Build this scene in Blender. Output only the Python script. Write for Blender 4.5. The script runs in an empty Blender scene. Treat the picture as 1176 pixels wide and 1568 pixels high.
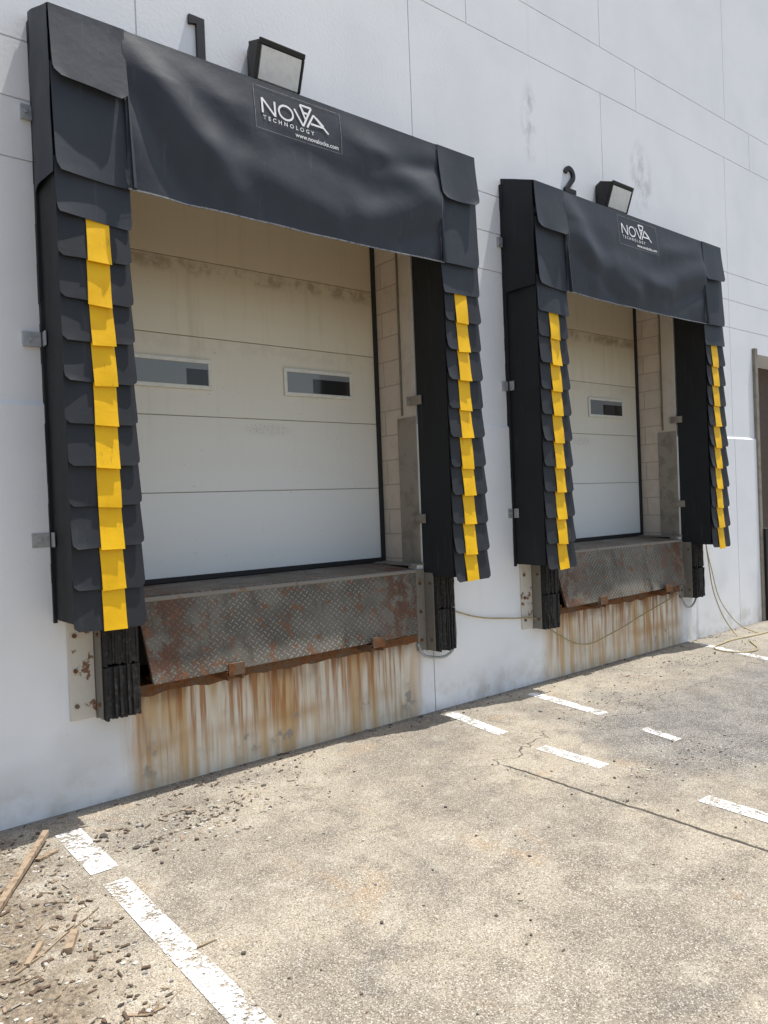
import bpy, math, random
from mathutils import Vector, Matrix, noise
random.seed(4)
S=bpy.context.scene
S.view_settings.view_transform='Standard'
try: S.view_settings.look='None'
except: pass
S.view_settings.exposure=0
# ------------------------------------------------------------------ nodes
class M:
    def __init__(s,name,rough=.6,metal=0,spec=.5):
        s.m=bpy.data.materials.new(name); s.m.use_nodes=True; s.nt=s.m.node_tree
        s.b=s.nt.nodes['Principled BSDF']; s.b.inputs['Roughness'].default_value=rough
        s.b.inputs['Metallic'].default_value=metal; s.b.inputs['Specular IOR Level'].default_value=spec
        s.tc=s.nt.nodes.new('ShaderNodeTexCoord'); s.P=s.tc.outputs['Object']
        sp=s.nt.nodes.new('ShaderNodeSeparateXYZ'); s.nt.links.new(s.P,sp.inputs[0]); s.x,s.y,s.z=sp.outputs
    def L(s,v,i):
        if hasattr(v,'links'): s.nt.links.new(v,i)
        else:
            try: i.default_value=v
            except: i.default_value=(*v,1)
    def math(s,op,a,b=0,c=0):
        n=s.nt.nodes.new('ShaderNodeMath'); n.operation=op; s.L(a,n.inputs[0]); s.L(b,n.inputs[1]); s.L(c,n.inputs[2]); return n.outputs[0]
    def sc(s,v):
        n=s.nt.nodes.new('ShaderNodeMapping'); s.nt.links.new(s.P,n.inputs[0]); n.inputs['Scale'].default_value=v; return n.outputs[0]
    def noise(s,scale,det=3,rough=.55,vec=None,dist=0):
        n=s.nt.nodes.new('ShaderNodeTexNoise'); s.nt.links.new(vec or s.P,n.inputs['Vector']); n.inputs['Scale'].default_value=scale
        n.inputs['Detail'].default_value=min(det,3); n.inputs['Roughness'].default_value=rough; n.inputs['Distortion'].default_value=dist; return n.outputs['Fac']
    def step(s,v,a,b):
        n=s.nt.nodes.new('ShaderNodeMapRange'); n.interpolation_type='SMOOTHSTEP'; s.L(v,n.inputs[0]); n.inputs[1].default_value=a; n.inputs[2].default_value=b; return n.outputs[0]
    def inv(s,v): return s.math('SUBTRACT',1,v)
    def band(s,v,a,b,e=.02):
        return s.math('MULTIPLY',s.step(v,a-e,a+e),s.math('SUBTRACT',1,s.step(v,b-e,b+e)))
    def mix(s,f,a,b,mode='MIX'):
        n=s.nt.nodes.new('ShaderNodeMix'); n.data_type='RGBA'; n.blend_type=mode
        s.L(f,n.inputs[0]); s.L(a,n.inputs[6]); s.L(b,n.inputs[7]); return n.outputs[2]
    def mul(s,*a):
        r=a[0]
        for q in a[1:]: r=s.math('MULTIPLY',r,q)
        return r
    def col(s,c): s.L(c,s.b.inputs['Base Color'])
    def bump(s,h,st=.3,d=.01):
        n=s.nt.nodes.new('ShaderNodeBump'); n.inputs['Strength'].default_value=st; n.inputs['Distance'].default_value=d
        s.L(h,n.inputs['Height']); s.nt.links.new(n.outputs[0],s.b.inputs['Normal'])
    def rough(s,v): s.L(v,s.b.inputs['Roughness'])
OX=3.80
def mk_wall():
    m=M('painted_wall',.75,0,.3)
    big=m.noise(1.2,3)
    base=m.mix(m.step(big,.35,.7),(.92,.93,.94),(.86,.875,.89))
    st=m.noise(1,3,.6,m.sc((10,10,.8)))
    base=m.mix(m.mul(m.step(st,.6,.85),.18),base,(.62,.62,.60))
    n5=m.noise(5,3,.6)
    low=m.inv(m.step(m.z,.0,.38))
    base=m.mix(m.mul(low,m.step(n5,.35,.7),.65),base,(.52,.49,.42))
    low2=m.inv(m.step(m.z,.4,1.1))
    base=m.mix(m.mul(low2,m.step(big,.45,.68),.28),base,(.58,.57,.53))
    s1=m.step(m.noise(1,3,.6,m.sc((7,7,.6))),.42,.60)
    s2=m.step(m.noise(1,3,.65,m.sc((24,24,1.0))),.44,.62)
    xm=m.math('ADD',m.band(m.x,1.60,3.82,.12),m.band(m.x,1.60+OX,3.82+OX,.12))
    zm=m.inv(m.step(m.z,.62,.66))
    wob=m.step(m.math('ADD',m.z,m.math('MULTIPLY',big,.7)),.20,.85)
    base=m.mix(m.mul(xm,zm,.60),base,(.70,.61,.42))
    base=m.mix(m.mul(xm,zm,s1,.75),base,(.58,.36,.14))
    base=m.mix(m.mul(xm,zm,s2,wob,.88),base,(.40,.17,.05))
    base=m.mix(m.mul(xm,zm,m.step(n5,.50,.70),.35),base,(.42,.38,.31))
    e=m.step(m.math('ADD',m.z,m.math('MULTIPLY',n5,.12)),.50,.66)
    base=m.mix(m.mul(xm,zm,e,m.step(st,.36,.58),.85),base,(.17,.07,.03))
    hb=m.band(m.math('ADD',m.z,m.math('MULTIPLY',n5,.08)),.24,.32,.05)
    base=m.mix(m.mul(xm,hb,m.step(big,.42,.6),.55),base,(.44,.25,.10))
    sp=m.mul(xm,m.band(m.z,.08,.26,.05),m.step(n5,.61,.65))
    base=m.mix(m.mul(sp,.75),base,(.30,.28,.25))
    ch=m.mul(m.step(m.noise(38,2),.73,.76),m.step(big,.45,.7),m.inv(m.step(m.z,1.3,1.9)))
    base=m.mix(m.mul(ch,.7),base,(.25,.22,.18))
    for cx_,cz_,rx in ((5.42,5.02,.14),(7.2,4.95,.25)):
        dx=m.math('DIVIDE',m.math('SUBTRACT',m.x,cx_),rx); dz=m.math('DIVIDE',m.math('SUBTRACT',m.z,cz_),.45)
        d=m.math('ADD',m.mul(dx,dx),m.mul(dz,dz))
        base=m.mix(m.mul(m.inv(m.step(d,.0,1)),m.step(m.noise(6,3,.7,m.sc((1.5,1.5,.7))),.38,.72),.6),base,(.40,.40,.39))
    m.col(base); m.bump(m.noise(45,3),.22,.004); return m.m
def mk_ground():
    m=M('concrete_ground',.9,0,.2)
    A=m.noise(.9,3,.6); B_=m.noise(4.5,3,.7); C=m.noise(2.1,3,.65,None,.6)
    b=m.mix(m.step(A,.38,.62),(.42,.365,.275),(.27,.235,.185))
    b=m.mix(m.mul(m.step(B_,.5,.72),.6),b,(.49,.445,.355))
    b=m.mix(m.mul(m.inv(m.step(B_,.32,.48)),.65),b,(.18,.155,.122))
    b=m.mix(m.mul(m.step(C,.58,.75),.5),b,(.43,.28,.15))
    b=m.mix(m.mul(m.inv(m.step(C,.30,.44)),.7),b,(.19,.17,.145))
    na=m.math('MULTIPLY',m.math('SUBTRACT',A,.5),1.8)
    am=m.mul(m.step(m.math('ADD',m.x,na),3.9,4.7),m.inv(m.step(m.math('ADD',m.y,na),-1.3,-.6)))
    b=m.mix(m.mul(am,.9),b,m.mix(m.step(B_,.4,.6),(.12,.12,.12),(.19,.185,.18)))
    b=m.mix(m.mul(m.step(m.x,5,8),.25),b,(.25,.24,.22))
    v=m.nt.nodes.new('ShaderNodeTexVoronoi'); m.nt.links.new(m.P,v.inputs['Vector']); v.inputs['Scale'].default_value=95
    sp=m.nt.nodes.new('ShaderNodeSeparateColor'); m.nt.links.new(v.outputs['Color'],sp.inputs[0])
    inn=m.inv(m.step(v.outputs['Distance'],.25,.5))
    wear=m.step(C,.35,.6)
    b=m.mix(m.mul(m.step(sp.outputs[0],.68,.78),inn,wear,.8),b,(.70,.66,.57))
    b=m.mix(m.mul(m.step(sp.outputs[1],.72,.82),inn,.75),b,(.15,.115,.08))
    v2=m.nt.nodes.new('ShaderNodeTexVoronoi'); m.nt.links.new(m.P,v2.inputs['Vector']); v2.inputs['Scale'].default_value=240
    s2=m.nt.nodes.new('ShaderNodeSeparateColor'); m.nt.links.new(v2.outputs['Color'],s2.inputs[0])
    b=m.mix(m.mul(m.step(s2.outputs[0],.7,.8),.5),b,(.68,.64,.55))
    b=m.mix(m.mul(m.step(s2.outputs[1],.7,.8),.5),b,(.10,.08,.06))
    dn=m.math('MULTIPLY',m.math('SUBTRACT',B_,.5),.9)
    dm=m.inv(m.step(m.math('ADD',m.x,dn),.66,1.0))
    b=m.mix(m.mul(dm,.75),b,m.mix(m.step(m.noise(40,3,.7),.4,.6),(.29,.23,.16),(.12,.09,.06)))
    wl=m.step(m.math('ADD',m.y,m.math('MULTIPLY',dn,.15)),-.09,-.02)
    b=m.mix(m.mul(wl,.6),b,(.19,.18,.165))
    wv=m.math('MULTIPLY',m.math('SUBTRACT',B_,.5),.05)
    cj=m.math('ABSOLUTE',m.math('SUBTRACT',m.math('ADD',m.x,wv),3.46))
    cm=m.mul(m.inv(m.step(cj,.006,.014)),m.inv(m.step(m.y,-1.25,-1.15)))
    cy=m.math('ABSOLUTE',m.math('ADD',m.math('ADD',m.y,m.math('MULTIPLY',m.math('SUBTRACT',C,.5),1.2)),1.05))
    cm2=m.mul(m.inv(m.step(cy,.002,.009)),m.step(m.x,3.2,3.5),.85)
    cm=m.math('MAXIMUM',cm,cm2)
    b=m.mix(m.mul(cm,.9),b,(.05,.045,.04))
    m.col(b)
    h=m.math('ADD',m.math('MULTIPLY',inn,.7),m.math('ADD',m.noise(140,2),m.math('MULTIPLY',B_,1.5)))
    h=m.math('SUBTRACT',h,m.math('MULTIPLY',cm,2))
    m.bump(h,.7,.005); return m.m
def mk_vinyl(n,c,bs=.25,rough=.6,spec=.3):
    m=M(n,rough,0,spec)
    d=m.step(m.noise(3,3,.6),.4,.75)
    b=m.mix(m.mul(d,.5),c,tuple(v*1.45+.004 for v in c))
    b=m.mix(m.mul(m.step(m.noise(1,3,.65,m.sc((25,25,2))),.58,.78),.18),b,(.15,.15,.14))
    m.col(b); m.rough(m.math('ADD',rough-.06,m.math('MULTIPLY',d,.12)))
    m.bump(m.noise(7,3,.6),bs,.01); return m.m
def mk_simple(n,c,rough=.6,metal=0,c2=None,sc=20,amt=.5,b=.15,lo=.45,hi=.65):
    m=M(n,rough,metal); nn=m.noise(sc,3,.65)
    m.col(m.mix(m.mul(m.step(nn,lo,hi),amt),c,c2 or tuple(v*.6 for v in c)))
    m.bump(nn,b,.005); return m.m
def mk_plate():
    m=M('diamond_plate',.65,.2)
    def pat(a,bb):
        s=.034
        u=m.math('DIVIDE',m.math('ADD',a,bb),s*1.414); v=m.math('DIVIDE',m.math('SUBTRACT',a,bb),s*1.414)
        fu=m.math('SUBTRACT',m.math('FRACT',u),.5); fv=m.math('SUBTRACT',m.math('FRACT',v),.5)
        par=m.math('MODULO',m.math('ABSOLUTE',m.math('ADD',m.math('FLOOR',u),m.math('FLOOR',v))),2)
        par=m.math('GREATER_THAN',par,.5)
        def el(p,q): return m.math('ADD',m.math('POWER',m.math('ABSOLUTE',m.math('DIVIDE',p,.50)),2),m.math('POWER',m.math('ABSOLUTE',m.math('DIVIDE',q,.13)),2))
        d=m.math('ADD',m.mul(par,el(fu,fv)),m.mul(m.inv(par),el(fv,fu)))
        return m.inv(m.step(d,.5,1.1))
    f=pat(m.x,m.math('ADD',m.z,m.y))
    n4=m.noise(4,3,.6); n9=m.noise(9,3,.7)
    b=m.mix(m.step(n4,.35,.7),(.105,.095,.075),(.18,.165,.135))
    b=m.mix(m.mul(f,m.step(n9,.30,.60),.65),b,(.48,.45,.39))
    e=m.step(n9,.44,.54)
    for ox in (0,OX):
        ends=m.math('ADD',m.band(m.x,1.5+ox,1.95+ox,.25),m.band(m.x,3.40+ox,3.9+ox,.2))
        b=m.mix(m.mul(ends,e,.88),b,(.12,.050,.025))
    b=m.mix(m.mul(m.step(m.noise(14,3,.7),.57,.64),.85),b,(.20,.085,.035))
    b=m.mix(m.mul(m.step(m.noise(1,3,.65,m.sc((16,16,1.2))),.52,.70),.5),b,(.07,.05,.035))
    m.col(b); m.bump(m.math('ADD',f,m.math('MULTIPLY',n9,.4)),.8,.005); return m.m
def mk_door():
    m=M('door_panel',.45,0,.4)
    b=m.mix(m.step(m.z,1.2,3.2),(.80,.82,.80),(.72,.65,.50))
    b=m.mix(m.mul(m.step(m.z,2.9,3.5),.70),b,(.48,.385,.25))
    n9=m.noise(9,3,.7)
    b=m.mix(m.mul(m.step(m.noise(1,3,.65,m.sc((12,12,.8))),.5,.8),m.step(m.z,1.6,3.2),.28),b,(.38,.30,.19))
    for zz,q in ((3.391,.6),(2.857,.12)):
        e=m.band(m.z,zz-.10,zz-.005,.035)
        b=m.mix(m.mul(e,m.step(n9,.38,.64),q),b,(.22,.16,.095))
    for ox in (0,3.78):
        dx=m.math('DIVIDE',m.math('SUBTRACT',m.x,2.87+ox),.24); dz=m.math('DIVIDE',m.math('SUBTRACT',m.z,2.23),.06)
        d=m.math('ADD',m.mul(dx,dx),m.mul(dz,dz))
        b=m.mix(m.mul(m.inv(m.step(d,.0,1.1)),m.step(m.noise(130,2,.6),.56,.60),.7),b,(.14,.13,.11))
    b=m.mix(m.mul(m.step(m.noise(40,2,.7),.72,.76),.5),b,(.25,.2,.15))
    m.col(b); m.bump(m.noise(3,2),.15,.02); return m.m
def mk_cmu():
    m=M('block_wall',.85,0,.2)
    br=m.nt.nodes.new('ShaderNodeTexBrick')
    cb=m.nt.nodes.new('ShaderNodeCombineXYZ'); m.nt.links.new(m.y,cb.inputs[0]); m.nt.links.new(m.z,cb.inputs[1]); m.nt.links.new(cb.outputs[0],br.inputs['Vector'])
    br.inputs['Scale'].default_value=1; br.inputs['Brick Width'].default_value=.40; br.inputs['Row Height'].default_value=.20
    br.inputs['Mortar Size'].default_value=.005; br.inputs['Mortar Smooth'].default_value=.2
    br.inputs['Color1'].default_value=(.66,.56,.46,1); br.inputs['Color2'].default_value=(.61,.52,.43,1); br.inputs['Mortar'].default_value=(.42,.35,.29,1)
    b=m.mix(m.mul(m.step(m.noise(8,3,.6),.45,.7),.3),br.outputs[0],(.42,.36,.29))
    m.col(b); m.bump(m.math('ADD',m.math('MULTIPLY',br.outputs['Fac'],-2),m.noise(60,2)),.5,.005); return m.m
def mk_paint():
    m=M('worn_white_paint',.8,0,.2); n=m.noise(60,3,.7)
    m.col(m.mix(m.mul(m.step(n,.4,.7),.5),(.86,.85,.82),(.64,.60,.53)))
    a=m.math('ADD',m.mul(m.noise(7,3,.7),.5),m.mul(n,.5))
    al=m.inv(m.step(a,.455,.58)); m.L(al,m.b.inputs['Alpha']); return m.m
def mk_rusty(n,c,amt=.8,lo=.42,hi=.58,r0=(.10,.04,.02),r1=(.36,.15,.05)):
    m=M(n,.8,.1,.3)
    r=m.mix(m.noise(40,2),r0,r1); k=m.noise(11,3,.7)
    m.col(m.mix(m.mul(m.step(k,lo,hi),amt),c,r)); m.bump(k,.4,.01); return m.m
def mk_glass(n,c):
    m=M(n,.08,0,.6); m.col(c); return m.m
def mk_yellow():
    m=M('yellow_vinyl',.5,0,.3)
    b=m.mix(m.mul(m.step(m.noise(6,2),.4,.7),.4),(.96,.56,.008),(.84,.44,.008))
    b=m.mix(m.mul(m.step(m.noise(1,3,.7,m.sc((35,35,8))),.60,.75),.4),b,(.30,.18,.03))
    m.col(b); m.bump(m.noise(12,2),.25,.01); return m.m
WALL=mk_wall(); GROUND=mk_ground()
VIN=mk_vinyl('header_vinyl',(.037,.043,.053),.3,.60,.32); PAD=mk_vinyl('pad_vinyl',(.017,.018,.020),.3,.65); FLAP=mk_vinyl('flap_vinyl',(.026,.029,.034),.25,.62)
YEL=mk_yellow(); PLATE=mk_plate(); DOOR=mk_door(); CMU=mk_cmu(); PAINT=mk_paint()
TAN=mk_simple('tan_metal',(.30,.26,.21),.6,0,(.19,.16,.12),7,.7)
JAMB=mk_simple('jamb_paint',(.60,.53,.45),.7,0,(.50,.43,.35),6,.6)
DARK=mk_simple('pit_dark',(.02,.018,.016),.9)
SEAL=mk_simple('rubber_seal',(.02,.02,.02),.7)
GAP=mk_simple('section_joint',(.20,.17,.12),.8)
RUST=mk_rusty('rusty_steel',(.17,.13,.095),.95,.32,.58,(.08,.034,.017),(.32,.13,.045))
RPAINT=mk_rusty('painted_rusty_plate',(.70,.66,.58),.9,.58,.65)
STEEL=mk_rusty('grimy_steel',(.26,.24,.205),.6,.58,.68)
GALV=mk_simple('galvanised_clip',(.50,.51,.52),.45,.5,(.3,.3,.3),30)
BLOCK=mk_simple('bumper_rubber',(.020,.019,.018),.85,0,(.075,.066,.058),45,.7,.6,.5,.7)
WHITE=mk_simple('white_ink',(.88,.88,.88),.6,0,(.8,.8,.8))
HEM=mk_simple('hem_stitch',(.30,.31,.32),.7,0,(.10,.10,.11),60,.9)
BLACKP=mk_simple('black_sign',(.010,.010,.011),.6)
BRONZE=mk_simple('bronze_housing',(.028,.025,.022),.5,.2)
LENS=mk_simple('prismatic_lens',(.88,.88,.85),.35,0,(.76,.77,.75),18,.7,.2)
GLASS=mk_glass('window_glass',(.22,.235,.24,1)); GLD=mk_glass('window_dark',(.025,.025,.025,1))  # reflection put into the pale glass colour; dark tone stands for the dim interior
FRAME=mk_simple('window_frame',(.74,.72,.64),.5,0,(.6,.58,.5))
WOOD=mk_simple('weathered_wood',(.36,.27,.18),.85,0,(.15,.10,.06),25,.8,.4)
YC=mk_simple('yellow_cable',(.42,.34,.16),.7); PIPE=mk_simple('grey_conduit',(.42,.43,.43),.5)
BROWN=mk_simple('brown_door',(.10,.065,.045),.6)
ROOF=mk_simple('roofing',(.3,.3,.3),.9)
# ------------------------------------------------------------------ mesh helpers
class MB:
    def __init__(s): s.v=[];s.f=[];s.mi=[];s.mats=[]
    def mid(s,m):
        if m not in s.mats: s.mats.append(m)
        return s.mats.index(m)
    def poly(s,pts,m):
        b=len(s.v); s.v+= [tuple(p) for p in pts]; s.f.append(tuple(range(b,b+len(pts)))); s.mi.append(s.mid(m))
    def hexa(s,P,m):
        b=len(s.v); s.v+=[tuple(p) for p in P]
        for f in ((0,3,2,1),(4,5,6,7),(0,1,5,4),(1,2,6,5),(2,3,7,6),(3,0,4,7)):
            s.f.append(tuple(b+i for i in f)); s.mi.append(s.mid(m))
    def box(s,x0,x1,y0,y1,z0,z1,m):
        s.hexa([(x0,y0,z0),(x1,y0,z0),(x1,y1,z0),(x0,y1,z0),(x0,y0,z1),(x1,y0,z1),(x1,y1,z1),(x0,y1,z1)],m)
    def grid(s,fn,nu,nv,m):
        b=len(s.v)
        for j in range(nv+1):
            for i in range(nu+1): s.v.append(tuple(fn(i/nu,j/nv)))
        k=s.mid(m)
        for j in range(nv):
            for i in range(nu):
                a=b+j*(nu+1)+i; s.f.append((a,a+1,a+nu+2,a+nu+1)); s.mi.append(k)
    def tube(s,p0,p1,r,m,n=10):
        p0=Vector(p0);p1=Vector(p1);d=(p1-p0).normalized();a=d.orthogonal().normalized();c=d.cross(a);b=len(s.v)
        for p in (p0,p1):
            for i in range(n):
                t=2*math.pi*i/n; s.v.append(tuple(p+a*math.cos(t)*r+c*math.sin(t)*r))
        k=s.mid(m)
        for i in range(n): s.f.append((b+i,b+(i+1)%n,b+n+(i+1)%n,b+n+i)); s.mi.append(k)
        s.f.append(tuple(b+i for i in range(n))[::-1]); s.mi.append(k); s.f.append(tuple(b+n+i for i in range(n))); s.mi.append(k)
    def obj(s,name,parent=None,smooth=False,bevel=0,solid=0):
        me=bpy.data.meshes.new(name); me.from_pydata(s.v,[],s.f)
        for m in s.mats: me.materials.append(m)
        me.polygons.foreach_set('material_index',s.mi)
        if smooth: me.polygons.foreach_set('use_smooth',[True]*len(s.f))
        me.update(); o=bpy.data.objects.new(name,me); bpy.context.collection.objects.link(o)
        if solid:
            q=o.modifiers.new('s','SOLIDIFY'); q.thickness=solid; q.offset=0
            if smooth:
                q2=o.modifiers.new('e','EDGE_SPLIT'); q2.split_angle=math.radians(40)
        if bevel:
            q=o.modifiers.new('b','BEVEL'); q.width=bevel; q.segments=2; q.limit_method='ANGLE'
        if parent: par(o,parent)
        return o
def empty(name,loc):
    e=bpy.data.objects.new(name,None); e.location=loc; e.empty_display_size=.2; bpy.context.collection.objects.link(e); return e
def par(o,e):
    o.parent=e; o.matrix_parent_inverse=Matrix.Translation(-Vector(e.location))
def nz(x,y,z=0): return noise.noise(Vector((x,y,z)))
# ------------------------------------------------------------------ ground
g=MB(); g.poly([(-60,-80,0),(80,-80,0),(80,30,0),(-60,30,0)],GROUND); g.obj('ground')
st=MB()
def stripe(x0,x1,y0,y1,w=.11):
    st.poly([(x0-w/2,y0,.004),(x0+w/2,y0,.004),(x1+w/2,y1,.004),(x1-w/2,y1,.004)],PAINT)
stripe(1.13,1.13,-.28,-.85,.13); stripe(1.13,1.13,-.98,-3.6)
stripe(4.02,3.92,-.14,-.78); stripe(3.88,3.86,-1.15,-1.65); stripe(3.82,3.78,-2.3,-3.6)
stripe(4.90,4.80,-.2,-1.0); stripe(4.68,4.62,-1.40,-1.70,.08)
stripe(7.70,7.40,-.2,-1.1); stripe(7.3,7.2,-1.3,-3)
st.obj('parking_stripe')
# ------------------------------------------------------------------ building
B=empty('warehouse_building',(5,0,0))
holes=[]
for ox in (0,OX): holes+=[(1.53+ox,3.93+ox,1.17,3.85),(1.60+ox,3.86+ox,.62,1.17)]
holes.append((9.62,12.6,-.1,3.34))
def pieces(x0,x1,z0,z1):
    R=[(x0,x1,z0,z1)]
    for hx0,hx1,hz0,hz1 in holes:
        N=[]
        for a,b,c,d in R:
            if hx1<=a or hx0>=b or hz1<=c or hz0>=d: N.append((a,b,c,d)); continue
            if a<hx0: N.append((a,hx0,c,d))
            if hx1<b: N.append((hx1,b,c,d))
            m0=max(a,hx0);m1=min(b,hx1)
            if c<hz0: N.append((m0,m1,c,hz0))
            if hz1<d: N.append((m0,m1,hz1,d))
        R=N
    return R
w=MB(); X0,X1,ZT=-9,28,9.6; G=.005
rows=[(-.2,2.26,0),(2.26,3.60,.018),(3.60,3.93,.018),(3.93,4.255,.018),(4.255,5.63,.018),(5.63,6.09,.018),(6.09,ZT,.018)]
lowj=[X0,-6,-1,4.0,9.0,14,19,24,X1]
midj=[X0,-5.6,-3.1,-.7,1.80,4.0,6.52,9.0,11.5,14,16.5,19,22,25,X1]
pj=[X0,-5.4,-2.9,-.4,2.15,4.65,7.15,9.65,12.15,14.65,17.1,20,23,X1]
tj=[X0,-3.5,-1,1.5,4.05,6.54,9.05,11.5,14,16.5,19,22,X1]
for i,(z0,z1,y) in enumerate(rows):
    J=lowj if i<4 else (midj if i==4 else (pj if i==5 else tj))
    for a,b in zip(J,J[1:]):
        ga=0 if a==X0 else G; gb=0 if b==X1 else G
        for p in pieces(a+ga,b-gb,z0+(0 if i<2 else G),z1-(0 if i==0 else G)): w.box(p[0],p[1],y,.032,p[2],p[3],WALL)
for p in pieces(X0,X1,-.2,ZT): w.box(p[0],p[1],.032,.10,p[2],p[3],WALL)
for p in pieces(X0,X1,2.2,2.5):
    if p[3]==2.5 and p[2]==2.2:
        w.poly([(p[0],0,2.2601),(p[1],0,2.2601),(p[1],.0178,2.285),(p[0],.0178,2.285)],WALL)
w.obj('front_wall',B)
s=MB()
s.box(X0,X0+.2,.1,22,-.2,ZT,WALL); s.box(X1-.2,X1,.1,22,-.2,ZT,WALL); s.box(X0,X1,22,22.2,-.2,ZT,WALL); s.box(X0+.2,X1-.2,.1,22,ZT-.6,ZT-.4,ROOF)
s.obj('rear_walls_and_roof',B)
for k,ox in enumerate((0,OX)):
    j=MB()
    j.box(3.93+ox,4.15+ox,.10,.56,1.17,3.85,CMU)
    j.box(1.3+ox,1.53+ox,.10,.56,1.17,3.85,CMU)
    j.box(1.3+ox,4.15+ox,.10,.56,3.85,4.1,WALL)
    j.box(3.918+ox,3.9245+ox,.02,.24,1.175,2.32,TAN)
    j.box(3.925+ox,3.9295+ox,.019,.170,1.172,3.845,JAMB)
    j.box(3.912+ox,3.9295+ox,.172,.184,2.34,3.84,GAP)
    j.box(3.795+ox,3.929+ox,-.012,.46,1.160,1.1735,STEEL)
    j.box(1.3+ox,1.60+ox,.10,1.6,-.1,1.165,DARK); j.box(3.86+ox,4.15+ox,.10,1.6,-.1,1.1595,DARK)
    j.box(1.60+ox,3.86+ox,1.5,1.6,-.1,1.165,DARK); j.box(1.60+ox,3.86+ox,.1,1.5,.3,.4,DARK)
    j.obj('door_recess',B,bevel=.002)
    dd=empty('loading_dock_door',(2.73+ox,.485,2.5)); zs=[1.185,1.777,2.304,2.857,3.391,3.93]
    ox2=ox if ox==0 else 3.77
    q=MB()
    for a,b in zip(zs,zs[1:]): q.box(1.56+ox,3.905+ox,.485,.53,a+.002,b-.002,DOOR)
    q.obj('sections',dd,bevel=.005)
    q=MB(); q.box(1.56+ox,3.905+ox,.493,.525,1.19,3.93,GAP); q.box(3.895+ox,3.93+ox,.465,.484,1.18,3.85,SEAL); q.box(1.53+ox,1.565+ox,.465,.484,1.18,3.85,SEAL)
    q.box(1.56+ox,3.895+ox,.470,.4845,1.172,1.205,SEAL); q.obj('weather_seal',dd)
    q=MB()
    for a,b in ((1.79,2.43),(3.02,3.66)):
        a+=ox2;b+=ox2;z0,z1=2.49,2.70;f=.028
        q.box(a,b,.468,.4845,z1-f,z1,FRAME);q.box(a,b,.468,.4845,z0,z0+f,FRAME);q.box(a,a+f,.468,.4845,z0+f,z1-f,FRAME);q.box(b-f,b,.468,.4845,z0+f,z1-f,FRAME)
    q.obj('window_frame',dd,bevel=.004)
    q=MB()
    for n_,(a,b) in enumerate(((1.79,2.43),(3.02,3.66))):
        a+=ox2;b+=ox2; q.box(a+.028,b-.028,.474,.4845,2.518,2.672,GLASS)
        q.box(a+(.26 if n_ else .45),b-.03,.4735,.474,2.52,2.63,GLD)  # dark sheet on the pane, painted stand-in for the dim interior behind
    q.obj('window_glass',dd)
q=MB(); q.box(9.55,9.62,.0-.02,.5,0,3.40,TAN); q.box(9.62,12.6,.5,.56,0,3.34,BROWN); q.box(9.62,12.6,.1,.56,3.34,3.5,WALL); q.box(9.5,9.62,.1,.5,0,3.34,WALL);q.box(12.6,12.8,.1,.56,0,3.34,WALL)
q.box(9.9,10.0,.44,.5,0,3.3,BLACKP); q.box(9.62,9.9,-.05,.45,0,1.15,BLACKP)
q.obj('side_entry_recess',B,bevel=.004)
# ------------------------------------------------------------------ shelter
def seg(px,pz,x0,z0,x1,z1):
    dx,dz=x1-x0,z1-z0; t=max(0,min(1,((px-x0)*dx+(pz-z0)*dz)/(dx*dx+dz*dz))); return math.hypot(px-x0-t*dx,pz-z0-t*dz)
FOLDS=[(1.62,4.22,2.20,3.55,.11,.028),(1.60,3.95,1.90,3.45,.08,-.019),(1.85,4.22,2.40,3.95,.10,.014),(2.1,3.75,2.9,3.55,.11,.016),(2.4,3.95,3.3,3.78,.10,-.010),
       (3.05,4.15,3.75,3.88,.11,.020),(3.2,3.58,3.85,3.82,.11,.020),(3.35,3.98,3.9,4.1,.07,-.014),(3.5,3.48,3.9,3.65,.06,-.014),(2.28,4.0,2.15,3.50,.07,-.011)]
FOLDS2=[(1.62,4.22,2.0,3.60,.12,.028),(1.65,3.90,2.6,3.55,.11,.022),(1.7,3.75,2.3,3.45,.07,-.014),(2.3,3.78,3.2,3.62,.10,.016),(2.9,3.62,3.85,3.95,.11,.020),(3.2,3.52,3.9,3.75,.07,-.014),(3.0,4.0,3.8,4.15,.09,.012)]
def hy(x,z,k):
    t=(4.27-z)/.87
    y=-.350-.018*math.sin(math.pi*max(0,min(1,t)))-.018*t
    lab=1-.8*math.exp(-(((x-2.70)/.42)**4+((z-4.12)/.2)**4))
    f=0
    for a,b,c,d,wd,am in (FOLDS2 if k else FOLDS): f+=am*math.exp(-(seg(x,z,a,b,c,d)/wd)**2)
    f+=.009*nz(x*1.5+z*1.2+k*7,z*2.6-x*1.0,k)+.0015*nz(x*6,z*7,3+k)
    return y-f*lab*min(1,t*4+.05)
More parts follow.
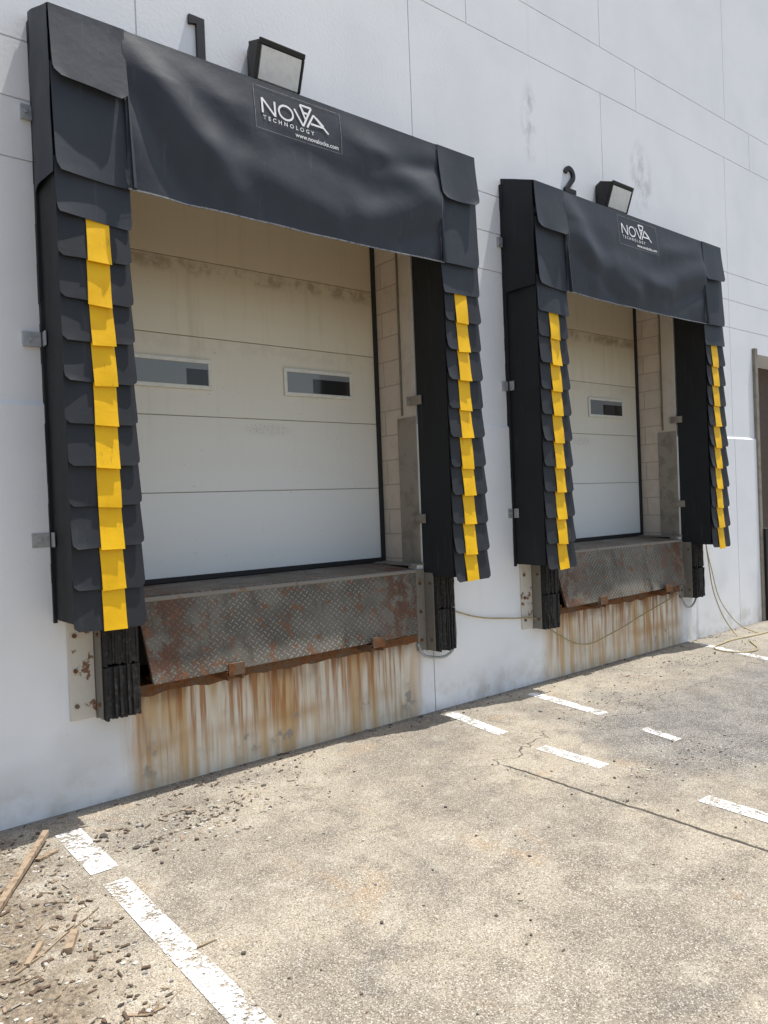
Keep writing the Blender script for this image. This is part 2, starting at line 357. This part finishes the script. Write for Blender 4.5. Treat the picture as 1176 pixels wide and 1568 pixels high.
def shelter(k,ox):
    E=empty('dock_shelter',(2.73+ox,-.17,2.7)); rnd=random.Random(11+k)
    for side,(a,b) in enumerate(((1.20,1.55),(3.93,4.27))):
        p=MB()
        z0,z1=1.08,4.36
        def wob(u,z,s_): return (.012*nz(u*1.5+s_*3,z*1.3,k*5)+.003*nz(u*4,z*6,s_))*math.sin(math.pi*u)
        p.grid(lambda u,v:(a+ox-.004-wob(u,v*3.3,1), -.335*u, z0+(z1-.1*u-z0)*v),8,60,PAD)
        p.grid(lambda u,v:(b+ox+.004+wob(u,v*3.3,2), -.335*u, z0+(z1-.1*u-z0)*v),8,60,PAD)
        p.grid(lambda u,v:(a+ox-.004+(b-a+.008)*u,-.335,z0+(z1-.1-z0)*v),6,50,PAD)
        p.poly([(a+ox,0,z0),(b+ox,0,z0),(b+ox,-.335,z0),(a+ox,-.335,z0)],PAD)
        p.obj('side_pad',E,smooth=True,solid=.004)
        fl=MB(); 
        if side==0:
            n=30
            for i in range(n):
                zz0=1.06+(4.36-1.06)*i/n; zz1=1.06+(4.36-1.06)*(i+1)/n
                fl.box(a+ox-.020-.004*rnd.random(),a+ox-.003,-.02,.017,zz0,zz1,PAD)
        else: fl.box(b+ox+.003,b+ox+.02,-.03,.017,1.1,4.3,PAD)
        fl.obj('wall_flange',E)
        t=MB(); y=MB(); sp=.2165; 
        for i in range(10):
            zb=3.21-sp*(i+1); zt=zb+sp+.05; fl_=rnd.uniform(.8,1.2); tilt=rnd.uniform(-.007,.007); ext=rnd.uniform(0,.010)
            xl=a+ox-.012+(0 if side else -.004)-rnd.uniform(0,.006); xr=b+ox+.012+rnd.uniform(0,.006)
            cur=rnd.uniform(.3,1.1); ph=rnd.uniform(0,6); cl_=rnd.choice((0,0,0,.014))
            def fy(u,v):
                return -.345-.024*fl_*v -.004*math.sin(u*5+ph)*v - .007*cur*v*v*(abs(u-.5)*2)**3 - cl_*max(0,v-.6)*max(0,.3-u)*8
            def fp(u,v):
                q=max(0,(v-.86)/.14); e=1-math.sqrt(max(0,1-q*q)); r=.026
                ins=.008*(1-v)+r*e
                x=xl+ins+(xr-xl-2*ins)*u
                zz=zt+(zb-ext-zt)*v+tilt*(u-.5)*2*v
                return (x,fy(u,v),zz)
            t.grid(fp,10,14,FLAP)
            c0=1.330 if side==0 else 4.025; c1=c0+.120; jx=rnd.uniform(-.004,.004); lw=rnd.uniform(0,.016); sk=rnd.uniform(-.009,.009)
            def yp(u,v):
                x=c0+ox+jx+(c1-c0+.005*v)*u+sk*v; uu=(x-xl)/(xr-xl)
                return (x,fy(uu,min(v,1))-.005-.003*v-.004*math.sin(v*5+ph+u*2)*v,zt+(zb-ext-.004-lw-zt)*v+sk*u)
            y.grid(yp,5,10,YEL)
        t.obj('guard_flap',E,smooth=True,solid=.003); y.obj('yellow_guide_strip',E,smooth=True,solid=.002)
        c=MB()
        A=(1.185,1.575) if side==0 else (3.895,4.285)
        for (zt,zb,yo,fl_,rr) in ((3.50,3.195,0,.015,.015),(3.98,3.41,.003,.022,.03),(4.275,3.885,.008,.035,.05)):
            ph=rnd.uniform(0,6); dl=rnd.uniform(-.03,-.01)*(1 if side==0 else -.5)
            def cp(u,v):
                q=max(0,(v-.85)/.15); e=1-math.sqrt(max(0,1-q*q))
                x=A[0]+ox+rr*e*.8+(A[1]-A[0]-1.6*rr*e)*u
                return (x,-.352-yo-fl_*v**1.3-.008*math.sin(u*4+ph)*v-.3*fl_*v*v*(abs(u-.5)*2)**3,zt+(zb-zt)*v+dl*(u-.5)*v)
            c.grid(cp,14,16,VIN)
        c.obj('corner_flap',E,smooth=True,solid=.003)
        ch=MB(); xs=(1.182 if side==0 else 4.288)+ox; sg=-1 if side==0 else 1
        def ck(u,v):
            y=-.345*u; z=4.41-.13*u+(3.42-4.41+.13*u)*v
            return (xs+sg*(.014*math.sin(u*3.1)*(.4+v)+.008*nz(u*2+9*k,v*4,side)),y,z)
        ch.grid(ck,12,24,VIN if k==0 else PAD); ch.obj('header_cheek',E,smooth=True,solid=.003)
    h=MB()
    def hp(u,v):
        x=1.56+(3.915-1.56)*u; z=4.275-(4.275-3.405)*v-.012*math.sin(u*math.pi)*v+.004*nz(u*9,k)*v
        return (x+ox,hy(x,z,k),z)
    h.grid(hp,110,50,VIN); h.obj('header_curtain',E,smooth=True,solid=.004)
    tp=MB()
    def tf(u,v):
        x=1.182+(4.288-1.182)*u; e=max(0,min(1,(x-1.56)/.05)) if x<2.7 else max(0,min(1,(3.915-x)/.05))
        yf=-.355+(hy(min(max(x,1.56),3.915),4.27,k)+.355)*e
        z=4.40-.125*v+.010*nz(x*2.5,v*2,k+4)*math.sin(v*3.1)
        return (x+ox,yf*v,z)
    tp.grid(tf,90,8,VIN); tp.obj('header_top',E,smooth=True,solid=.003)
    hm=MB()
    def hem(u,v):
        x=1.56+(3.915-1.56)*u; z=3.405-.012*math.sin(u*math.pi)+.004*nz(u*9,k)+.009*v
        return (x+ox,hy(x,z,k)-.005,z-.002)
    hm.grid(hem,110,1,HEM)
    for x in (1.585,3.885):
        hm.grid(lambda u,v:(x+ox+.003*u,hy(x,3.41+.5*v,k)-.005,3.41+.5*v),1,20,HEM)
    hm.obj('hem',E)
    rl=MB()
    for xe,sg in ((1.575,1),(3.90,-1)):
        def rf(u,v):
            a_=u*math.pi; z=3.93-.53*v
            return (xe+ox+sg*(.022*math.sin(a_)*(.4+.6*v)),-.375-.03*v-.02*math.cos(a_)*(.3+v)*.6,z)
        rl.grid(rf,6,14,VIN)
    rl.obj('curtain_edge_roll',E,smooth=True,solid=.003)
    lb=MB(); lx0,lx1,lz0,lz1=2.365,3.01,3.965,4.235
    def rib(p0,p1,wd,off=.006):
        n=max(1,int(math.dist(p0,p1)/.02)); dx,dz=(p1[0]-p0[0]),(p1[1]-p0[1]); L=math.hypot(dx,dz) or 1; nx,nn=-dz/L*wd/2,dx/L*wd/2
        for i in range(n):
            a=i/n;b=(i+1)/n; P=[]
            for t_,sgn in ((a,1),(b,1),(b,-1),(a,-1)):
                x=p0[0]+dx*t_+nx*sgn; z=p0[1]+dz*t_+nn*sgn; P.append((x+ox,hy(x,z,k)-off,z))
            lb.poly(P,WHITE)
    lh=MB()
    for a,b in (((lx0,lz0),(lx1,lz0)),((lx1,lz0),(lx1,lz1)),((lx1,lz1),(lx0,lz1)),((lx0,lz1),(lx0,lz0))):
        n=20
        for i in range(n):
            P=[]
            for t_,o_ in ((i/n,0),((i+1)/n,0),((i+1)/n,.003),(i/n,.003)):
                x=a[0]+(b[0]-a[0])*t_; z=a[1]+(b[1]-a[1])*t_
                if a[0]==b[0]: x+=o_
                else: z+=o_
                P.append((x+ox,hy(x,z,k)-.005,z))
            lh.poly(P,HEM)
    lh.obj('label_border',E)
    W=.013; zb,zt_=4.070,4.165
    def S_(*pts):
        for a,b in zip(pts,pts[1:]): rib(a,b,W)
    S_((2.42,zb),(2.42,zt_),(2.51,zb),(2.51,zt_))
    c_=[(2.590+.052*math.cos(t*math.pi/12),(zb+zt_)/2+.045*math.sin(t*math.pi/12)) for t in range(25)]
    S_(*c_)
    S_((2.655,zt_),(2.715,zb),(2.785,zt_+.04),(2.70,zt_+.04),(2.725,zt_-.005),(2.755,zt_-.005)); S_((2.700,zt_+.04),(2.735,zb+.05))
    S_((2.745,zb),(2.80,zt_),(2.91,zb)); S_((2.775,zb+.032),(2.87,zb+.032)); S_((2.82,zt_-.012),(2.875,zb+.04))
    lb.obj('logo_strokes',E)
    def text(s_,x,z,size,sp=1):
        cu=bpy.data.curves.new('t','FONT'); cu.body=s_; cu.size=size; cu.space_character=sp; cu.resolution_u=3; cu.offset=.0006
        ob=bpy.data.objects.new('t',cu); bpy.context.collection.objects.link(ob); dg=bpy.context.evaluated_depsgraph_get()
        me=bpy.data.meshes.new_from_object(ob.evaluated_get(dg)); bpy.data.objects.remove(ob)
        for v in me.vertices:
            X=x+v.co.x; Z=z+v.co.y; v.co=(X+ox,hy(X,Z,k)-.007,Z)
        me.materials.clear(); me.materials.append(WHITE); o=bpy.data.objects.new('label_text',me); bpy.context.collection.objects.link(o); par(o,E)
    text('TECHNOLOGY',2.42,4.030,.036,1.8); text('www.novalocks.com',2.65,3.985,.040,1.0)
    cl=MB()
    for z in (2.62,1.52,3.86):
        s_=.10 if k==0 and z<3 else .06
        x=1.185+ox; cl.box(x-s_,x+.0,-.006,.017 if z>2.26 else -.0005,z-.04,z+.04,GALV); cl.box(x-.004,x+.004,-.07,-.006,z-.04,z+.04,GALV)
        cl.tube((x-s_*.6,-.006,z),(x-s_*.6,-.018,z),.012,GALV)
    for z in (2.44,1.52):
        x=3.925+ox; cl.box(x-.02,x-.006,-.06,.06,z-.035,z+.035,TAN); cl.box(x-.05,x-.006,.061,.069,z-.035,z+.035,TAN)
    cl.obj('mounting_clip',E,bevel=.002)
shelter(0,0); shelter(1,OX)
# ------------------------------------------------------------------ leveler & bumpers
def leveler(k,ox):
    E=empty('dock_leveler',(2.7+ox,-.05,.9)); q=MB()
    q.hexa([(1.62+ox,-.05,1.145),(3.79+ox,-.05,1.125),(3.79+ox,.47,1.150),(1.62+ox,.47,1.150),(1.62+ox,-.05,1.16),(3.79+ox,-.05,1.14),(3.79+ox,.47,1.168),(1.62+ox,.47,1.168)],PLATE)
    q.obj('deck',E,bevel=.003)
    q=MB()
    q.hexa([(1.665+ox,-.175,.655),(3.705+ox,-.16,.665),(3.705+ox,-.135,.665),(1.665+ox,-.15,.655),
            (1.615+ox,-.075,1.125),(3.78+ox,-.07,1.115),(3.78+ox,-.048,1.12),(1.615+ox,-.052,1.13)],PLATE)
    q.obj('lip',E,bevel=.003)
    q=MB(); q.tube((1.62+ox,-.062,1.135),(3.79+ox,-.057,1.122),.016,STEEL); q.obj('hinge_tube',E)
    q=MB()
    def cf(u,v):
        x=1.60+2.26*u; zz=.572+.055*v+(.008*nz(x*9,k*3,v*2)+.004*nz(x*30,k,5)); 
        if v<.01: zz-=.012*abs(nz(x*5,8,k))*2
        return (x+ox,-.013-.004*nz(x*12,v*3,k),zz)
    q.grid(cf,180,3,RUST)
    q.grid(lambda u,v:(1.60+2.26*u+ox,-.013+.08*v,.572+.055+(.008*nz((1.60+2.26*u)*9,k*3,2)+.004*nz((1.60+2.26*u)*30,k,5))*(1-v)),180,2,RUST)
    q.box(1.60+ox,3.86+ox,.066,.3,.60,.6265,RUST)
    for x in (2.18,3.30):
        q.box(x-.055+ox,x+.055+ox,-.20,.05,.632,.650,RUST); q.box(x-.055+ox,x+.055+ox,-.205,-.19,.632,.705,RUST)
        q.box(x-.055+ox,x-.042+ox,-.188,.04,.60,.631,RUST); q.box(x+.042+ox,x+.055+ox,-.188,.04,.60,.631,RUST)
    for x in (1.75,2.6,3.6): q.box(x-.03+ox,x+.03+ox,-.03,.1,.634,.66,RUST)
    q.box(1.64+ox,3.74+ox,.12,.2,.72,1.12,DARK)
    q.obj('curb_angle',E)
def bumper(x0,x1,z0,z1,seed,pl):
    r=random.Random(seed); E=empty('dock_bumper',((x0+x1)/2,-.08,(z0+z1)/2)); q=MB()
    mid=(z0+z1)/2+.02
    for (a,b,dp) in ((z0,mid-.006,.155),(mid+.006,z1,.15)):
        n=13
        for i in range(n):
            xa=x0+(x1-x0)*i/n; xb=x0+(x1-x0)*(i+1)/n-.0012
            dz=r.uniform(-.010,.010); d0=dp+r.uniform(-.012,.006); m_=7
            zs=[a+dz]+[a+(b-a)*j/m_ for j in range(1,m_)]+[b+dz*.3]
            ds=[d0+r.uniform(-.004,.004) for _ in zs]
            for j in range(m_):
                q.hexa([(xa,-ds[j],zs[j]),(xb,-ds[j],zs[j]),(xb,-.012,zs[j]),(xa,-.012,zs[j]),(xa,-ds[j+1],zs[j+1]),(xb,-ds[j+1],zs[j+1]),(xb,-.012,zs[j+1]),(xa,-.012,zs[j+1])],BLOCK)
    q.obj('laminated_pads',E)
    q=MB(); q.box(x0-.012,x1+.012,-.012,-.001,z0-.01,z1+.01,STEEL); q.tube((x0-.02,-.08,z0+.08),(x1+.02,-.08,z0+.08),.012,RUST); q.tube((x0-.02,-.08,z1-.08),(x1+.02,-.08,z1-.08),.012,RUST)
    q.box(x0-.011,x0-.003,-.11,-.012,z0,z1,STEEL)
    q.obj('steel_angle',E,bevel=.002)
    q=MB(); a,b,mt=pl; q.box(a,b,-.016,-.001,z0,z1+.03,mt)
    for zz in (z0+.08,z1-.08,(z0+z1)/2): q.tube((a+.035,-.014,zz),(a+.035,-.03,zz),.013,RUST,6)
    q.obj('embed_plate',E,bevel=.003)
for k,ox in enumerate((0,OX)):
    leveler(k,ox)
    bumper(1.40+ox,1.595+ox,.50,1.055,3+k,(1.245+ox,1.385+ox,RPAINT))
    bumper(3.93+ox,4.11+ox,.50,1.10,7+k,(3.83+ox,3.915+ox,STEEL))
# ------------------------------------------------------------------ numbers
def ext_poly(name,polys,x,z):
    q=MB()
    for P in polys:
        n=len(P); f=[(a,-.022,b) for a,b in P]; bk=[(a,.0,b) for a,b in P]
        q.poly(f,BLACKP); q.poly(bk[::-1],BLACKP)
        for i in range(n): q.poly([f[i],bk[i],bk[(i+1)%n],f[(i+1)%n]],BLACKP)
    o=q.obj(name); o.location=(x,.017,z)
ext_poly('number_sign',[[(0,0),(.055,0),(.055,.32),(0,.32)],[(-.05,.262),(-.0005,.275),(-.0005,.32),(-.05,.32)]],2.185,4.44)
def two():
    W=.042; pts=[]
    cxx,cz,R=.0,.175,.058
    for i in range(15):
        t=math.radians(165-i*(165+35)/14); pts.append((cxx+R*math.cos(t),cz+R*math.sin(t)*1.05))
    pts+= [(-.062,.02)]
    P=[]
    for i in range(len(pts)-1):
        (a,b),(c,d)=pts[i],pts[i+1]; L=math.hypot(c-a,d-b); nx,nn=-(d-b)/L*W/2,(c-a)/L*W/2; e=.004
        a2,b2=a-(c-a)/L*e,b-(d-b)/L*e; c2,d2=c+(c-a)/L*e,d+(d-b)/L*e
        P.append([(a2-nx,b2-nn),(c2-nx,d2-nn),(c2+nx,d2+nn),(a2+nx,b2+nn)])
    P.append([(-.082,0),(.082,0),(.082,.042),(-.082,.042)])
    return P
q=MB()
for i,P in enumerate(two()):
    n=len(P); o_=.0004*i; f=[(a,-.02-o_,b) for a,b in P]; bk=[(a,.0-o_*.1,b) for a,b in P]
    q.poly(f,BLACKP)
    for j in range(n): q.poly([f[j],bk[j],bk[(j+1)%n],f[(j+1)%n]],BLACKP)
o=q.obj('number_sign'); o.location=(5.96,.017,4.505)
# ------------------------------------------------------------------ flood lights
def lamp(ox):
    E=empty('wall_flood_light',(2.69+ox,-.1,4.52)); cx_=2.69+ox; q=MB()
    def H(w0,y0,za,zb,w1,y1,zc,zd,m):
        q.hexa([(cx_-w0,y0,za),(cx_-w1,y1,zc),(cx_+w1,y1,zc),(cx_+w0,y0,za),(cx_-w0,y0,zb),(cx_-w1,y1,zd),(cx_+w1,y1,zd),(cx_+w0,y0,zb)],m)
    H(.14,.016,4.43,4.68,.16,-.06,4.41,4.70,BRONZE)
    yT,yB=-.215,-.125; zT,zB=4.645,4.405; wd=.172
    q.hexa([(cx_-wd,-.06,zB-.005),(cx_+wd,-.06,zB-.005),(cx_+wd,-.061,zT+.05),(cx_-wd,-.061,zT+.05),
            (cx_-wd,yB+.02,zB),(cx_+wd,yB+.02,zB),(cx_+wd,yT+.02,zT),(cx_-wd,yT+.02,zT)],BRONZE)
    def fp(u,v,o):
        y=yB+.02+(yT-yB)*v; z=zB+(zT-zB)*v
        nn=Vector((0,-(zT-zB),(yT-yB))).normalized(); return Vector((cx_+wd*u,y,z))+nn*o
    def slab(u0,u1,v0,v1,o0,o1,m):
        q.hexa([fp(u0,v0,o0),fp(u1,v0,o0),fp(u1,v1,o0),fp(u0,v1,o0),fp(u0,v0,o1),fp(u1,v0,o1),fp(u1,v1,o1),fp(u0,v1,o1)],m)
    slab(-1,1,.90,1.04,.001,.022,BRONZE);slab(-1,1,-.02,.10,.001,.022,BRONZE);slab(-1,-.90,.10,.90,.001,.022,BRONZE);slab(.90,1,.10,.90,.001,.022,BRONZE)
    q.obj('housing',E,bevel=.006)
    q=MB()
    q.hexa([fp(-.9,.10,.002),fp(.9,.10,.002),fp(.9,.90,.002),fp(-.9,.90,.002),fp(-.87,.12,.018),fp(.87,.12,.018),fp(.87,.88,.018),fp(-.87,.88,.018)],LENS); q.obj('lens',E,bevel=.003)
lamp(0); lamp(3.83)
# ------------------------------------------------------------------ cables
def cable(name,pts,r,m):
    cu=bpy.data.curves.new(name,'CURVE'); cu.dimensions='3D'; cu.bevel_depth=r; cu.bevel_resolution=3; sp=cu.splines.new('BEZIER'); sp.bezier_points.add(len(pts)-1)
    for b,p in zip(sp.bezier_points,pts): b.co=p; b.handle_left_type=b.handle_right_type='AUTO'
    cu.materials.append(m); o=bpy.data.objects.new(name,cu); bpy.context.collection.objects.link(o)
cable('electrical_conduit',[(4.20,-.03,1.08),(4.21,-.03,.75),(4.19,-.04,.50),(4.12,-.05,.44),(3.95,-.05,.44),(3.85,-.04,.48),(3.82,-.02,.56)],.011,PIPE)
cable('electrical_conduit',[(3.83+OX,-.03,.5),(3.9+OX,-.05,.40),(4.05+OX,-.05,.42),(4.16+OX,-.03,.6),(4.17+OX,-.03,1.08)],.011,PIPE)
cable('yellow_cable',[(4.17,-.03,.78),(4.5,-.02,.68),(4.9,-.02,.62),(5.2,-.04,.58),(5.5,-.03,.40),(5.9,-.03,.25),(6.3,-.05,.30),(6.9,-.04,.42),(7.4,-.04,.52),(7.62,-.03,.56)],.006,YC)
cable('yellow_cable',[(8.14,-.03,1.35),(8.18,-.05,.9),(8.25,-.10,.4),(8.4,-.22,.03),(8.1,-.55,.010),(7.6,-.75,.010),(7.5,-.5,.010),(7.9,-.35,.010),(8.6,-.4,.010),(9.4,-.45,.010)],.006,YC)
cable('yellow_cable',[(8.12,-.03,1.3),(8.22,-.06,.8),(8.4,-.12,.3),(8.7,-.3,.012),(8.9,-.6,.010),(8.4,-.9,.010),(7.9,-1.1,.010)],.005,YC)
# ------------------------------------------------------------------ debris
def stone(mb,x,y,r,m,rn):
    b=len(mb.v); n1,n2=3,5; sx,sy,sz=rn.uniform(.6,1.5),rn.uniform(.6,1.2),rn.uniform(.3,.8); a0=rn.uniform(0,6)
    pts=[(rn.uniform(-.4,.4)*r,rn.uniform(-.4,.4)*r,r*sz)]
    for i in range(1,n1):
        ph=math.pi*i/n1
        for j in range(n2):
            t=2*math.pi*(j+rn.uniform(-.25,.25))/n2+a0; rr=r*rn.uniform(.75,1.25); pts.append((rr*math.sin(ph)*math.cos(t)*sx,rr*math.sin(ph)*math.sin(t)*sy,rr*math.cos(ph)*sz))
    pts.append((0,0,-r*sz)); mb.v+=[(x+p[0],y+p[1],r*sz*.4+p[2]) for p in pts]; k=mb.mid(m); last=b+len(pts)-1
    for j in range(n2):
        mb.f.append((b,b+1+j,b+1+(j+1)%n2)); mb.mi.append(k)
        for i in range(n1-2):
            a=b+1+i*n2+j; c=b+1+i*n2+(j+1)%n2; mb.f.append((a,a+n2,c+n2,c)); mb.mi.append(k)
        a=b+1+(n1-2)*n2; mb.f.append((a+j,last,a+(j+1)%n2)); mb.mi.append(k)
ST=[mk_simple('stone_dark',(.10,.085,.07),.9),mk_simple('stone_tan',(.38,.33,.25),.9),mk_simple('stone_grey',(.28,.27,.25),.9),mk_simple('bark',(.13,.085,.055),.9),mk_simple('stone_pale',(.58,.55,.48),.9)]
gr=MB(); rn=random.Random(5)
def sc(n,fx,fy,r0,r1,wts):
    for _ in range(n):
        stone(gr,fx(),fy(),r0+(r1-r0)*rn.random()**2.4*(1 if rn.random()>.05 else 1.8),rn.choices(ST,wts)[0],rn)
U=rn.uniform; Gs=rn.gauss
sc(1900,lambda:U(.35,.98)+abs(Gs(0,.05)),lambda:U(-2.6,-.15),.0015,.012,(3,4,3,3,3))
sc(560,lambda:Gs(1.66,.28),lambda:Gs(-.62,.14),.0015,.013,(4,4,2,2,3))
sc(160,lambda:Gs(2.2,.30),lambda:Gs(-.35,.10),.002,.011,(4,3,2,2,2))
sc(700,lambda:U(.9,9),lambda:-abs(Gs(0,.10))-.01,.002,.011,(4,3,3,2,1))
sc(700,lambda:U(1.1,5.5),lambda:U(-3.4,-.2),.0015,.005,(4,5,3,2,1))
sc(90,lambda:U(1.1,4),lambda:U(-2.8,-.4),.006,.012,(6,2,2,2,1))
sc(380,lambda:Gs(4.3,.40),lambda:Gs(-1.9,.12),.002,.010,(4,3,3,1,2))
sc(300,lambda:Gs(5.2,.5),lambda:Gs(-.75,.14),.002,.010,(4,3,3,1,1))
sc(260,lambda:Gs(7.0,.7),lambda:Gs(-.55,.15),.003,.012,(4,3,3,1,1))
gr.obj('gravel_debris')
wc=MB()
def chip(x,y,s_=1):
    L=U(.005,.026)*(1.6 if rn.random()<.08 else 1)*s_; w_=U(.003,.008)*s_; h=U(.0015,.005); a=U(0,3.14); ca,sa=math.cos(a),math.sin(a); tl=U(-.004,.008)
    P=[]
    for zz in (0,h):
        for p,q_ in ((-L,-w_),(L,-w_*U(.4,1)),(L*U(.7,1),w_),(-L*U(.7,1),w_*U(.5,1))):
            P.append((x+p*ca-q_*sa,y+p*sa+q_*ca,.003+zz+(tl if p>0 else 0)))
    wc.hexa(P,rn.choice((WOOD,ST[3],ST[3],ST[1])))
for _ in range(190): chip(U(.38,1.0),U(-2.5,-.2))
for _ in range(60): chip(Gs(1.65,.3),Gs(-.55,.15),.8)
for _ in range(40): chip(U(1.1,4),-abs(Gs(0,.15))-.02,.8)
wc.obj('wood_chip_debris')
def stick(x0,y0,x1,y1,w_,h_,name='wood_scrap',lift=0):
    q=MB(); d=Vector((x1-x0,y1-y0,0)); L=d.length; d.normalize(); n=Vector((-d.y,d.x,0)); N=10
    tw=name=='twig'
    def P(t,a,b):
        j=(.12*w_*nz(t*6+x0*9,a*3,b*2)+(.10*L*nz(t*2.2,x0*7,y0*5)*math.sin(t*math.pi) if tw else 0)); e=(1-.5*t) if tw else 1
        return Vector((x0,y0,0))+d*(L*t+(.012*nz(a*5,b*5,x0*9) if t in (0,1) else 0))+n*(a*w_/2*e+j)+Vector((0,0,.003+(b+1)/2*h_*e+lift*t))
    c=[(-1,-1),(1,-1),(1,1),(-1,1)]
    for i in range(N):
        for s_ in range(4):
            a,b=c[s_],c[(s_+1)%4]; q.poly([P(i/N,*a),P(i/N,*b),P((i+1)/N,*b),P((i+1)/N,*a)],WOOD)
    q.poly([P(0,*v) for v in c],WOOD); q.poly([P(1,*v) for v in c],WOOD); q.obj(name)
stick(.60,-1.02,1.02,-.30,.030,.022,'wood_stake',.03)
stick(.80,-1.42,.86,-1.30,.028,.022); stick(.62,-1.42,1.0,-1.16,.006,.006,'twig'); stick(.66,-1.40,.74,-1.28,.020,.012); stick(.92,-.52,1.02,-.47,.030,.010)
stick(1.18,-1.72,1.26,-1.72,.006,.006,'twig'); stick(1.55,-.45,1.75,-.43,.005,.005,'twig'); stick(.62,-.75,.75,-.72,.02,.008)
for i in range(26):
    a=U(0,3.1);x=U(.45,1.0);y=U(-2.1,-.3);l=U(.02,.08); stick(x,y,x+l*math.cos(a),y+l*math.sin(a),U(.002,.006),U(.002,.005),'twig')
# ------------------------------------------------------------------ world / sun / camera
W=bpy.data.worlds.new('World'); S.world=W; W.use_nodes=True; nt=W.node_tree; bg=nt.nodes['Background']
sk=nt.nodes.new('ShaderNodeTexSky'); sk.sky_type='NISHITA'; sk.sun_disc=False
sd=Vector((.30,-.085,1)).normalized()
sk.sun_elevation=math.asin(sd.z); sk.sun_rotation=math.atan2(sd.x,sd.y); sk.air_density=1.3; sk.dust_density=3; sk.ozone_density=1
nt.links.new(sk.outputs[0],bg.inputs[0]); bg.inputs[1].default_value=.15
sl=bpy.data.lights.new('sun','SUN'); sl.energy=5; sl.angle=math.radians(.5); sl.color=(1,.97,.93)
so=bpy.data.objects.new('sun',sl); bpy.context.collection.objects.link(so); so.rotation_euler=sd.to_track_quat('Z','Y').to_euler(); so.location=(4,-4,12)
yaw,pitch,roll=.6790,.0115,-.0386
fw=Vector((math.sin(yaw)*math.cos(pitch),math.cos(yaw)*math.cos(pitch),-math.sin(pitch))); rt=Vector((math.cos(yaw),-math.sin(yaw),0)); up=rt.cross(fw)
r2=rt*math.cos(roll)+up*math.sin(roll); u2=-rt*math.sin(roll)+up*math.cos(roll)
cam=bpy.data.cameras.new('camera'); co=bpy.data.objects.new('camera',cam); bpy.context.collection.objects.link(co)
mt=Matrix((r2,u2,-fw)).transposed().to_4x4(); mt.translation=(0,-4.4022,1.65); co.matrix_world=mt
cam.sensor_fit='HORIZONTAL'; cam.sensor_width=36; cam.lens=1157.29/1176*36; cam.clip_end=500; cam.clip_start=.05
S.camera=co
